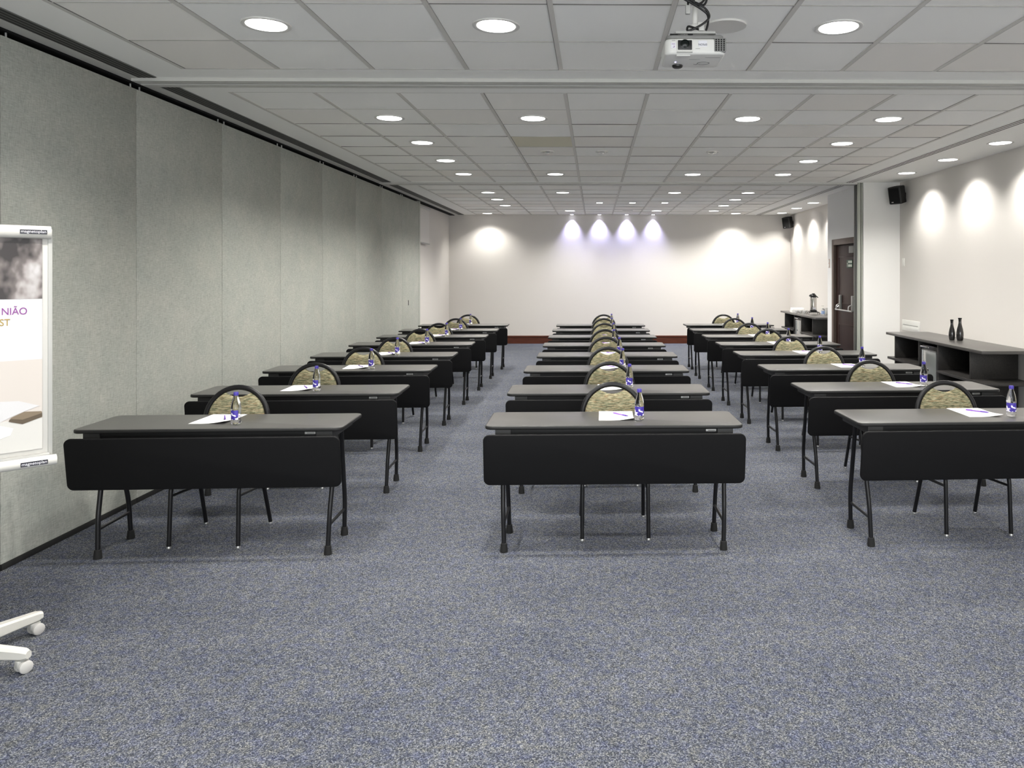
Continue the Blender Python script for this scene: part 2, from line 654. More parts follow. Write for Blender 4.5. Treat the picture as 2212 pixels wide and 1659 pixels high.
    # two partition tracks crossing the ceiling
    for n, (ya, yz, xa, xb) in enumerate(((5.28, 5.46, -3.20, XR), (11.30, 11.47, -3.20, 3.925)), 1):
        b = MB()
        ym = (ya + yz) / 2
        b.b2((xa, ya, CZ - .025), (xb, ym - .022, CZ - .0005))
        b.b2((xa, ym + .022, CZ - .025), (xb, yz, CZ - .0005))
        b.mi = 1
        b.b2((xa, ym - .022, CZ - .010), (xb, ym + .022, CZ - .0004))
        struct(b.build('trim_%d' % n, ['beam', 'grille'], smooth=False))
    # track over the grey partition, with its border strip
    b = MB()
    b.b2((XL - .10, YF, CZ - .020), (XL + .006, YB, CZ - .0005))
    b.mi = 1
    b.b2((XL + .006, YF, CZ - .007), (XL + .10, YB, CZ - .0005))
    struct(b.build('trim_3', ['void', 'beam'], smooth=False))
    # jamb posts at the partition ends
    b = MB()
    b.b2((XREC, Y_PART, 0), (XL + .005, Y_PART + .10, CZ - .02), .003)
    struct(b.build('trim_4', 'jamb'))
    b = MB()
    b.b2((3.930, 11.30, 0), (4.004, 11.47, CZ - .001), .002)
    b.mi = 1
    for yy in (11.345, 11.405):
        b.b2((3.924, yy, 0), (3.931, yy + .03, CZ - .001))
    b.b2((3.972, 11.294, 0), (3.979, 11.301, CZ - .001))
    struct(b.build('trim_5', ['jamb', 'steel_black']))
    # skirting along the back wall
    b = MB()
    b.b2((XREC, YB - .018, 0), (XR, YB, .145))
    b.b2((XREC, YB - .028, .147), (XR, YB, .185), .006)
    b.mi = 1
    for x in (-2.2, .95, 2.18, 3.6):
        b.b2((x, YB - .0185, .0), (x + .004, YB - .001, .146))
    struct(b.build('baseboard_back', ['skirting_wood', 'frame_wood'], smooth=False))
    b = MB()
    b.b2((XREC, Y_PART + .1, 0), (XREC + .015, YB - .03, .18))
    struct(b.build('baseboard_left', 'skirting_wood', smooth=False))


room()


# ------------------------------------------------------------------ partition panels
def partition_panels():
    edges = [-2.0 + .0, -.74, .49, 1.72, 2.96, 4.194, 5.427, 6.665, 7.894, 9.109, 10.374, 11.631, 12.857, Y_PART]
    seen = -edges.index(4.194)
    for i in range(len(edges) - 1):
        y0, y1 = edges[i] + .003, edges[i + 1] - .003
        if y1 < 1.0:
            seen += 1
            continue
        lab = 'grey linen folding partition panel, %s one counted from the flip chart to the cream wall' % ORD[max(seen, 0)]
        if y1 < 4.3:
            lab = 'grey linen folding partition panel nearer than the flip chart, at the picture edge'
        if y1 > 14:
            lab = 'grey linen folding partition panel ending the row, beside the cream wall'
        if 4.1 < y0 < 4.3:
            lab = 'grey linen folding partition panel right behind the flip chart, first full one'
        t = thing('partition_panel', lab, 'partition panel', (XL, (y0 + y1) / 2, 0), 0, 'folding partition panels')
        seen += 1
        w = (y1 - y0) / 2
        MB().b2((-.07, -w, .035), (0, w, 2.935), .002).build('fabric_face', 'linen', t)
        b = MB()
        b.b2((-.066, -w + .001, .0), (.004, w - .001, .034), .002)
        b.build('bottom_seal', 'rubber', t)
        for s in (-1, 1):
            MB().lathe([(.006, 2.934), (.006, 2.962)], 10, (-.012, s * (w - .05), 0)).build('hanger_pin', 'alu', t)
        if seen == 8:
            MB().b2((0, -.2, 1.07), (.006, -.175, 1.16), .002).build('flush_latch', 'rail', t)


partition_panels()


# ------------------------------------------------------------------ air diffusers
def diffusers():
    segs = [('over the grey partition, nearest the viewer', -3.145, -3.02, -1.0, 5.27, 4, True),
            ('over the grey partition in the middle bay', -3.145, -3.02, 5.48, 11.29, 4, True),
            ('in the far bay above the cream wall corner', -3.145, -3.02, 11.49, YB - .02, 4, True),
            ('above the black sideboard with vases', 3.73, 3.845, 5.48, 11.26, 3, False),
            ('in the far bay above the coffee sideboard', 3.73, 3.845, 11.49, YB - .02, 3, False)]
    for lab, xa, xb, ya, yz, n, dark in segs:
        t = thing('linear_air_diffuser', 'long slotted ceiling air diffuser ' + lab, 'air vent', (xa, ya, CZ - .006), 0,
                  'slotted air diffusers')
        w, ln = xb - xa, yz - ya
        MB().b2((0, 0, 0), (w, ln, .0055)).build('backing', 'slot_frame' if dark else 'plaster', t, smooth=False)
        for k in range(n):
            x = w * (k + .5) / n
            hw = w / n * (.30 if dark else .22)
            MB().b2((x - hw, .002, -.0012), (x + hw, ln - .002, .001)).build('slot', 'grille', t, smooth=False)


diffusers()


# ------------------------------------------------------------------ lamps
def spot(parent, watts, angle, blend, color, r=.09, z=-.012, tilt=None):
    l = bpy.data.lights.new('lamp_light', 'SPOT')
    l.energy = watts
    l.spot_size = R(angle)
    l.spot_blend = blend
    l.shadow_soft_size = r
    l.color = color
    o = bpy.data.objects.new('lamp_light', l)
    COL.objects.link(o)
    o.parent = parent
    o.location = (0, 0, z)
    if tilt:
        o.rotation_euler = tilt
    return o


def lamps():
    proto = thing('round_downlight', '', 'ceiling light', (0, 0, 0))
    prof = [(.105, .0), (.118, -.006), (.128, -.004), (.130, .003), (.105, .003)]
    MB().lathe(prof, 40).build('trim_ring', 'ring', proto)
    MB().lathe([(.104, .001), (.104, -.0035), (.02, -.004)], 40).build('diffuser', 'lamp', proto)
    spot(proto, DOWN_W, 142, .85, WARM, .10)
    freeze(proto)
    wproto = thing('round_downlight', '', 'ceiling light', (0, 0, 0))
    MB().lathe(prof, 40).build('trim_ring', 'ring', wproto)
    MB().lathe([(.104, .001), (.104, -.0035), (.02, -.004)], 40).build('diffuser', 'lamp', wproto)
    spot(wproto, WALL_W, 126, .78, WARM, .05)
    freeze(wproto)
    first = {'n': True, 'w': True}

    def put(kind, x, y, lab, group):
        p = proto if kind == 'n' else wproto
        if first[kind]:
            first[kind] = False
            p.location = (x, y, CZ)
            tag(p, lab, 'ceiling light', group)
        else:
            dup(p, (x, y, CZ), 0, lab, group)

    cols = [(-1.79, 'nearest the partition'), (-.54, 'second column from the partition'),
            (1.34, 'third column from the partition'), (2.58, 'fourth column from the partition')]
    # near bay
    for x, w in ((-1.79, 'nearest the partition'), (-.54, 'left of the projector, middle one'), (1.34, 'right of the projector')):
        put('n', x, 4.16, 'lit round downlight in the near ceiling bay, ' + w, 'near bay downlights')
    for y in (2.28,):
        for x, w in cols:
            put('n', x, y, 'lit round downlight in the open front ceiling above the viewer', 'downlights over the viewer')
    # middle bay
    rows = [(6.64, 'first row', (0, 1, 2, 3)), (7.89, 'second row', (0, 3)), (9.14, 'third row', (0, 3)), (10.38, 'fourth row', (0, 1, 2, 3))]
    for y, rl, ks in rows:
        for k in ks:
            put('n', cols[k][0], y, 'lit round downlight in the middle ceiling bay, %s, %s' % (rl, cols[k][1]), 'middle bay downlights')
    rows = [(12.75, 'first row', (0, 1, 2, 3)), (13.94, 'second row', (0, 3)), (15.18, 'third row', (0, 3)), (16.44, 'fourth row', (1, 2, 3))]
    for y, rl, ks in rows:
        for k in ks:
            put('n', cols[k][0], y, 'lit round downlight in the far ceiling bay, %s, %s' % (rl, cols[k][1]), 'far bay downlights')
    put('w', -2.43, 17.2, 'lit round downlight washing the back wall beside the cream corner', 'wall washing downlights')
    put('w', 3.19, 17.15, 'lit round downlight washing the back wall beyond the coffee sideboard', 'wall washing downlights')
    for k, y in enumerate((10.2, 9.0, 7.83, 6.6)):
        put('w', 4.21, y, 'lit round downlight in the plaster strip over the vase sideboard, %s from the pilaster' % ORD[k], 'wall strip downlights')
    for k, y in enumerate((5.0, 3.2)):
        put('w', 4.21, y, 'lit round downlight in the plaster strip beside the viewer', 'wall strip downlights by the viewer')
    for k, y in enumerate((14.55, 15.76, 17.0)):
        put('w', 4.20, y, 'lit round downlight in the plaster strip over the coffee sideboard, %s from the door' % ORD[k], 'far strip downlights')
    # small unlit spots in the middle bay
    sp = None
    for x, w in ((-.53, 'nearest the partition'), (.08, 'middle one'), (1.31, 'nearest the sideboard')):
        lab = 'small unlit chrome eyeball spotlight in the middle ceiling bay, ' + w
        if sp is None:
            sp = thing('recessed_spotlight', lab, 'ceiling light', (x, 8.45, CZ), 0, 'unlit spotlights')
            MB().lathe([(.055, .003), (.075, .003), (.072, -.006), (.055, -.004), (.048, .001)], 28).build('trim_ring', 'ring', sp)
            MB().lathe([(.050, .002), (.044, -.012), (.030, -.016)], 24).build('reflector', 'lens_glass', sp)
            MB().lathe([(.022, -.010), (.018, -.022), (.004, -.024)], 16).build('bulb', 'chrome', sp)
            freeze(sp)
        else:
            dup(sp, (x, 8.45, CZ), 0, lab)
    # small lit square lamps in the far bay
    sq = None
    for x, w in ((.09, 'nearest the partition'), (.72, 'middle one'), (1.34, 'nearest the door')):
        lab = 'small lit square lamp in the far ceiling bay, ' + w
        if sq is None:
            sq = thing('square_downlight', lab, 'ceiling light', (x, 14.53, CZ), 0, 'small square lamps')
            MB().slab(rrect(.15, .15, .01), -.006, .002, .002).build('trim_frame', 'ring', sq)
            MB().slab(rrect(.115, .115, .006), -.009, 0, .001).build('diffuser', 'lamp', sq)
            freeze(sq)
        else:
            dup(sq, (x, 14.53, CZ), 0, lab)
    u = thing('round_ceiling_vent', 'dark unlit round ceiling fitting in the far bay before the violet lights', 'ceiling fitting', (.706, 16.38, CZ))
    MB().lathe([(.085, .002), (.115, .003), (.112, -.006), (.085, -.004)], 32).build('trim_ring', 'ring', u)
    MB().lathe([(.086, .001), (.06, -.003), (.01, -.004)], 24).build('reflector', 'mgrey', u)
    # violet-white accent spots grazing the back wall
    led = None
    for k, x in enumerate((-.53, .105, .735, 1.345)):
        lab = 'violet-white accent spot at the top of the back wall, %s from the partition side' % ORD[k]
        if led is None:
            led = thing('accent_spotlight', lab, 'ceiling light', (x, 17.50, CZ), 0, 'violet accent spots')
            MB().lathe([(.045, .002), (.062, .003), (.060, -.006), (.045, -.004)], 24).build('trim_ring', 'ring', led)
            MB().lathe([(.046, .001), (.04, -.004), (.01, -.005)], 20).build('diffuser', 'led', led)
            spot(led, LED_W, 78, 1.0, VIOLET, .025, tilt=(R(6), 0, 0))
            freeze(led)
        else:
            dup(led, (x, 17.50, CZ), 0, lab)
    # flush ceiling loudspeaker
    s = thing('ceiling_speaker', 'flush round grey ceiling loudspeaker behind the projector', 'speaker', (.714, 4.14, CZ))
    MB().lathe([(.100, .002), (.114, .003), (.112, -.007), (.100, -.005)], 40).build('trim_ring', 'ring', s)
    MB().lathe([(.101, .001), (.098, -.004), (.001, -.005)], 40).build('grille', 'gplastic', s)


lamps()


# ------------------------------------------------------------------ desks
DESKS = {
    'partition': [(-2.191, 4.32), (-2.191, 5.555), (-2.24, 6.861), (-2.258, 8.05), (-2.268, 9.329), (-2.258, 10.475), (-2.253, 11.639), (-2.22, 12.783)],
    'middle': [(.115, 4.381), (.104, 5.563), (.107, 6.825), (.133, 8.029), (.116, 9.199), (.106, 10.407), (.099, 11.617), (.101, 12.743)],
    'sideboard': [(2.30, 4.462), (2.335, 5.68), (2.33, 6.90), (2.319, 8.15), (2.30, 9.30), (2.29, 10.45), (2.265, 11.65), (2.298, 12.80)]}
ROT = {'partition': R(2.2), 'middle': R(.9), 'sideboard': R(2.2)}
ROWNAME = {'partition': 'the row beside the grey partition', 'middle': 'the middle row', 'sideboard': 'the row beside the sideboards'}


def make_desk():
    t = thing('folding_desk', '', 'desk', (0, 0, 0), 0, 'black folding desks')
    W, D, H = 1.5, .455, .75
    b = MB()
    b.mi = 1
    b.slab(rrect(W, D, .045, 6, 0, D / 2), H - .021, H, .006)
    b.last[-1].material_index = 0
    b.build('desktop', ['laminate', 'edge'], t)
    # modesty panel hung in front, leaning back towards its foot
    b = MB()
    mt = Matrix.Translation((0, -.052, .712)) @ Matrix.Rotation(R(7.5), 4, 'X') @ Matrix.Rotation(R(90), 4, 'X')
    b.slab(rrect(W + .002, .296, .035, 6, 0, -.148), -.009, .009, .004, mt)
    b.build('modesty_panel', 'panel', t)
    b = MB()
    b.b2((-.688, .030, .690), (.688, .055, .7288))
    b.b2((-.688, .40, .690), (.688, .425, .7288))
    b.build('under_rail', 'rail', t, smooth=False)
    for s in (-1, 1):
        b = MB()
        x0, x1 = sorted((s * .690, s * .60))
        b.slab([(x0, .018), (x1, .018), (x1, .43), (x0, .43)], .682, .7289, .004)
        b.build('end_bracket', 'bracket', t)
        mb = MB()
        mb.slab([(min(s * .60, s * .585), -.045), (max(s * .60, s * .585), -.045), (max(s * .60, s * .585), .05), (min(s * .60, s * .585), .05)], .672, .690, .003)
        mb.build('panel_hinge', 'rail', t)
        for f in (0, 1):
            yb, yt = (.08, .195) if f == 0 else (.41, .275)
            pts = fillet([(s * .665, yt, .69), (s * .652, yb + (.012 if f == 0 else -.012), .235), (s * .646, yb, .0)], .05)
            leg = MB().tube(pts[:-1] + [Vector((s * .646, yb, .03))], .0135, 12).build('leg', 'steel_black', t)
            MB().lathe([(.0225, 0), (.0225, .012), (.0185, .05), (.0150, .052)], 14, (s * .646, yb, 0)).build('rubber_foot', 'rubber', leg)
        MB().tube([(s * .648, .088, .165), (s * .648, .402, .165)], .009, 10).build('cross_bar', 'steel_black', t)
    b = MB()
    b.b2((.532, .0262, .7085), (.592, .0305, .7225), .001)
    b.mi = 1
    b.b2((.545, .0255, .7125), (.586, .0265, .7185))
    b.build('name_plate', ['alu', 'mgrey'], t, smooth=False)
    return freeze(t)


def make_chair():
    t = thing('banquet_chair', '', 'chair', (0, 0, 0), 0, 'round-backed patterned chairs')
    # local frame: origin on the floor at the footprint centre, sitter faces -y
    def back_y(z):                       # lean of the back
        return .165 + (z - .46) * .16
    # arch frame
    Rr, zc = .198, .688
    pts = []
    for z in (.43, .50, .56, .62):
        pts.append((-.198 + (.62 - z) * .05, back_y(z), z))
    for k in range(0, 25):
        a = PI - PI * k / 24
        pts.append((Rr * math.cos(a), back_y(zc + Rr * math.sin(a)), zc + Rr * math.sin(a)))
    for z in (.62, .56, .50, .43):
        pts.append((.198 - (.62 - z) * .05, back_y(z), z))
    MB().tube(pts, .0165, 12, up=(0, 1, 0), sx=.8, sy=1.0).build('back_frame', 'steel_black', t)
    # upholstered back: disc with a scooped top
    ri = .1835
    out = []
    za = 50
    a0 = math.asin((.852 - zc) / ri)
    xs = ri * math.cos(a0)
    for k in range(31):                  # right shoulder down, round the bottom, up to the left shoulder
        pass
    right = [(ri * math.cos(a), zc + ri * math.sin(a)) for a in [a0 * (1 - k / 8) for k in range(9)]]
    low = [(ri - .006, .60), (ri - .012, .53), (ri - .03, .49), (ri - .06, .475)]
    lowl = [(-x, z) for x, z in reversed(low)]
    left = [(-x, z) for x, z in reversed(right)]
    dip = []
    for k in range(1, 12):
        u = -xs + 2 * xs * k / 12
        dip.append((u, .852 - .028 * (1 - (u / xs) ** 2)))
    loop = left + dip + right + low + lowl         # clockwise seen from the front
    cx, cz = 0, .67
    rings = []
    for sc, off in ((.80, -.026), (.93, -.023), (.985, -.012), (1.0, 0), (.985, .012), (.93, .016), (.80, .018)):
        rings.append([(cx + (x - cx) * sc, back_y(cz + (z - cz) * sc) + off, cz + (z - cz) * sc) for x, z in loop])
    b = MB()
    vr = b.rings(rings, cap=False)
    b.bm.verts.ensure_lookup_table()
    n = len(loop)
    for base, off in ((0, -.027), (6 * n, .019)):
        c = b.bm.verts.new((cx, back_y(cz) + off, cz))
        b.bm.verts.ensure_lookup_table()
        for i in range(n):
            b.bm.faces.new((b.bm.verts[base + i], b.bm.verts[base + (i + 1) % n], c))
    b.build('backrest', 'weave', t, sharp=60)
    # seat
    b = MB()
    b.slab(rrect(.41, .41, .07, 6, 0, -.035), .405, .462, .024, seg=4)
    b.build('seat', 'weave', t, sharp=60)
    MB().slab(rrect(.395, .395, .06, 6, 0, -.035), .385, .4045, .006).build('seat_pan', 'rubber', t)
    for s in (-1, 1):
        # front leg bends into the side rail that meets the rear leg
        pts = fillet([(s * .203, -.222, .012), (s * .200, -.205, .372), (s * .199, .12, .385)], .05)
        leg = MB().tube(pts, .0125, 12).build('leg', 'steel_black', t)
        MB().lathe([(.0135, 0), (.0135, .008), (.0115, .014)], 12, (s * .203, -.222, 0)).build('glide', 'alu', leg)
        pts = fillet([(s * .208, .226, .012), (s * .196, .095, .405), (s * .196, .168, .47)], .06)
        leg = MB().tube(pts, .0125, 12).build('leg', 'steel_black', t)
        MB().lathe([(.0135, 0), (.0135, .008), (.0115, .014)], 12, (s * .208, .228, 0)).build('glide', 'alu', leg)
        MB().tube([(s * .201, -.210, .305), (s * .200, .138, .278)], .0085, 10).build('side_rail', 'steel_black', t)
    return freeze(t)


def make_bottle():
    t = thing('water_bottle', '', 'bottle', (0, 0, 0), 0, 'water bottles on the desks')
    prof = [(.004, .004), (.017, .0005), (.0255, .003), (.0285, .010), (.0285, .026), (.0272, .030), (.0272, .086), (.0285, .090),
            (.0282, .097), (.0272, .110), (.0245, .126), (.0195, .145), (.0145, .160), (.0122, .168), (.0120, .176), (.003, .1765)]
    MB().lathe(prof, 28).build('bottle_body', 'pet', t, sharp=60)
    MB().lathe([(.0135, .169), (.0138, .170), (.0138, .186), (.0125, .1885), (.003, .189)], 24).build('cap', 'cap', t)
    # wrap label on the side that faces the aisle
    b = MB()
    rings = []
    for r, z in ((.0275, .031), (.0277, .032), (.0277, .084), (.0275, .085)):
        rings.append([(r * math.cos(R(a)), r * math.sin(R(a)), z) for a in range(160, 321, 8)])
    b.rings(rings, cap=False, closed_loop=False)
    b.build('label', 'label', t)
    return freeze(t)


def make_paper():
    b = MB()
    W, D = .21, .297
    nx, ny = 10, 10
    def h(i, j):
        u, v = i / nx, 1 - j / ny
        k = max(0, u + v - 1.35)
        return .0008 + .035 * k * k
    top = [[b.bm.verts.new((-W / 2 + W * i / nx, -D / 2 + D * j / ny, h(i, j))) for i in range(nx + 1)] for j in range(ny + 1)]
    bot = [[b.bm.verts.new((-W / 2 + W * i / nx, -D / 2 + D * j / ny, h(i, j) - .0007)) for i in range(nx + 1)] for j in range(ny + 1)]
    for j in range(ny):
        for i in range(nx):
            b.bm.faces.new((top[j][i], top[j][i + 1], top[j + 1][i + 1], top[j + 1][i]))
            b.bm.faces.new((bot[j][i], bot[j + 1][i], bot[j + 1][i + 1], bot[j][i + 1]))
    for i in range(nx):
        b.bm.faces.new((bot[0][i], bot[0][i + 1], top[0][i + 1], top[0][i]))
        b.bm.faces.new((bot[ny][i], top[ny][i], top[ny][i + 1], bot[ny][i + 1]))
    for j in range(ny):
        b.bm.faces.new((bot[j][0], top[j][0], top[j + 1][0], bot[j + 1][0]))
        b.bm.faces.new((bot[j][nx], bot[j + 1][nx], top[j + 1][nx], top[j][nx]))
    return b.build('notepaper', 'paper')


def make_pen():
    t = thing('ballpoint_pen', '', 'pen', (0, 0, 0), 0, 'violet pens on the papers')
    MB().lathe([(.0028, -.07), (.0038, -.068), (.0038, .02)], 10, (0, 0, .0045), 'X').build('barrel', 'pen', t)
    MB().lathe([(.0044, .018), (.0046, .045), (.0036, .058), (.0012, .07)], 10, (0, 0, .0048), 'X').build('grip', 'pen_dark', t)
    b = MB()
    b.b2((-.066, -.0012, .0085), (-.03, .0012, .0098))
    b.build('clip', 'pen_dark', t, smooth=False)
    return freeze(t)


BOTTLE = {'partition': [(.106, .126), (.118, .139), (.194, .13), (.14, .141), (.19, .12), (.20, .12), (.184, .12), (.118, .12)],
          'middle': [(.154, .159), (.164, .22), (.152, .17), (.136, .17), (.124, .17), (.155, .17), (.167, .17), (.186, .17)],
          'sideboard': [(.27, .168), (.246, .215), (.19, .20), (.174, .20), (.139, .20), (.15, .20), (.206, .20), (.164, .20)]}
CHAIR = {'partition': [-.118, -.067, -.024, -.012, -.006, -.009, .02, 0], 'middle': [.010, .022, .026, 0, .02, .036, .051, .062],
         'sideboard': [.095, -.01, -.024, -.033, -.009, -.008, .022, .006]}
PAPER = {'partition': [(-.07, .30, 2), (-.05, .30, 0), (.02, .30, -3), (0, .30, 0), (.05, .30, 0), (.06, .3, 0), (.04, .3, 0), (-.02, .3, 0)],
         'middle': [(.02, .305, 1.5), (.03, .305, 0), (.02, .305, 0), (.02, .3, 0), (.0, .3, 0), (.02, .3, 0), (.03, .3, 0), (.04, .3, 0)],
         'sideboard': [(.11, .305, 1), (.105, .30, 0), (.08, .30, 0), (.04, .3, 0), (.03, .3, 0), (.03, .3, 0), (.06, .3, 0), (.04, .3, 0)]}
PENROT = {'partition': [-63, -60, -56, -52, -50, -50, -50, -50], 'middle': [-50, -42, -55, -45, -45, -45, -45, -45],
          'sideboard': [-44, -46, -48, -45, -45, -45, -45, -45]}


def furnish():
    desk, chair, bottle, paper, pen = make_desk(), make_chair(), make_bottle(), make_paper(), make_pen()
    tag(paper, '', 'paper', 'blank papers on the desks')
    first = True
    rnd = random.Random(11)
    for row in ('partition', 'middle', 'sideboard'):
        for i, (x, y) in enumerate(DESKS[row]):
            rz = ROT[row]
            c, s = math.cos(rz), math.sin(rz)
            def w(lx, ly, z):
                return (x + lx * c - ly * s, y + lx * s + ly * c, z)
            where = 'in %s, %s from the front' % (ROWNAME[row], ORD[i])
            cy = .475 if row == 'middle' else .44
            items = [(desk, w(0, 0, 0), rz, 'black folding desk ' + where),
                     (chair, w(CHAIR[row][i] + .003, cy, 0), rz * .3 + R(rnd.uniform(-1, 1)), 'round-backed patterned chair ' + where),
                     (bottle, w(*BOTTLE[row][i], .75), R(rnd.uniform(-35, 25)), 'violet-capped water bottle ' + where),
                     (paper, w(PAPER[row][i][0], PAPER[row][i][1], .75), rz + R(PAPER[row][i][2]) * -1, 'white paper ' + where),
                     (pen, w(PAPER[row][i][0] + .03, PAPER[row][i][1] + .015, .7512), R(PENROT[row][i]), 'violet pen ' + where)]
            for p, loc, r, lab in items:
                if first:
                    p.location = loc
                    p.rotation_euler = (0, 0, r)
                    p['label'] = lab
                else:
                    dup(p, loc, r, lab)
            if row == 'partition' and i == 0:
                # the label faces the aisle on the nearest bottle
                pass
            first = False


freeze_paper = ALLKIDS.setdefault('notepaper', [])
furnish()


# ------------------------------------------------------------------ sideboards and what stands on them
def make_sideboard():
    # local: origin on the floor, x from the front of the top to the wall, y along the wall away from the viewer
    t = thing('sideboard', '', 'sideboard', (0, 0, 0), 0, 'black sideboards along the wall')
    L, Dp = 2.57, .575
    MB().b2((0, 0, .797), (Dp, L, .83), .002).build('top_board', 'ash_top', t)
    for a, e in ((0, 1.085), (1.645, L)):
        MB().b2((.02, a, .468), (Dp - .02, e, .498), .0015).build('shelf', 'black_ash', t)
    for yy in (.325, 1.09, 1.615, 2.36):
        b = MB()
        b.b2((.045, yy, .07), (Dp - .02, yy + .026, .467), .001)
        b.b2((.045, yy, .499), (Dp - .02, yy + .026, .7965), .001)
        b.build('upright', 'black_ash', t)
    MB().b2((Dp - .018, .352, .07), (Dp - .002, 2.359, .796)).build('back_panel', 'black_ash', t, smooth=False)
    b = MB()
    b.b2((.06, .20, .0), (Dp - .02, 1.085, .069))
    b.b2((.06, 1.645, .0), (Dp - .02, 2.40, .069))
    b.build('plinth', 'black_ash', t, smooth=False)
    return freeze(t)


def make_fridge():
    t = thing('mini_fridge', '', 'fridge', (0, 0, 0), 0, 'mini fridges in the sideboards')
    MB().b2((.045, -.235, .01), (.46, .235, .755), .006).build('cabinet', 'fridge', t)
    d = MB().b2((.0, -.235, .03), (.042, .235, .755), .005).build('door', 'fridge', t)
    MB().b2((-.004, -.195, .06), (.002, .195, .69), .002).build('door_glass', 'fridge_glass', d)
    b = MB()
    for lo, hi in (((-.007, -.2, .055), (.001, -.192, .70)), ((-.007, .192, .055), (.001, .2, .70)),
                   ((-.007, -.2, .69), (.001, .2, .70)), ((-.007, -.2, .05), (.001, .2, .06))):
        b.b2(lo, hi)
    b.build('glass_frame', 'alu', d, smooth=False)
    MB().b2((-.022, -.02, .722), (.0, .215, .742), .004).build('handle', 'chrome', d)
    return freeze(t)


def make_vase(name, h, r, label, loc):
    prof = [(.55 * r, 0), (.78 * r, .002), (.93 * r, .10 * h), (r, .24 * h), (.97 * r, .36 * h), (.80 * r, .52 * h), (.55 * r, .66 * h),
            (.42 * r, .76 * h), (.40 * r, .84 * h), (.45 * r, .93 * h), (.58 * r, h), (.50 * r, h - .002), (.34 * r, .90 * h), (.28 * r, .8 * h)]
    o = MB().lathe(prof, 36).build(name, 'vase', None, sharp=70)
    o.location = loc
    tag(o, label, 'vase', 'black vases')
    return o


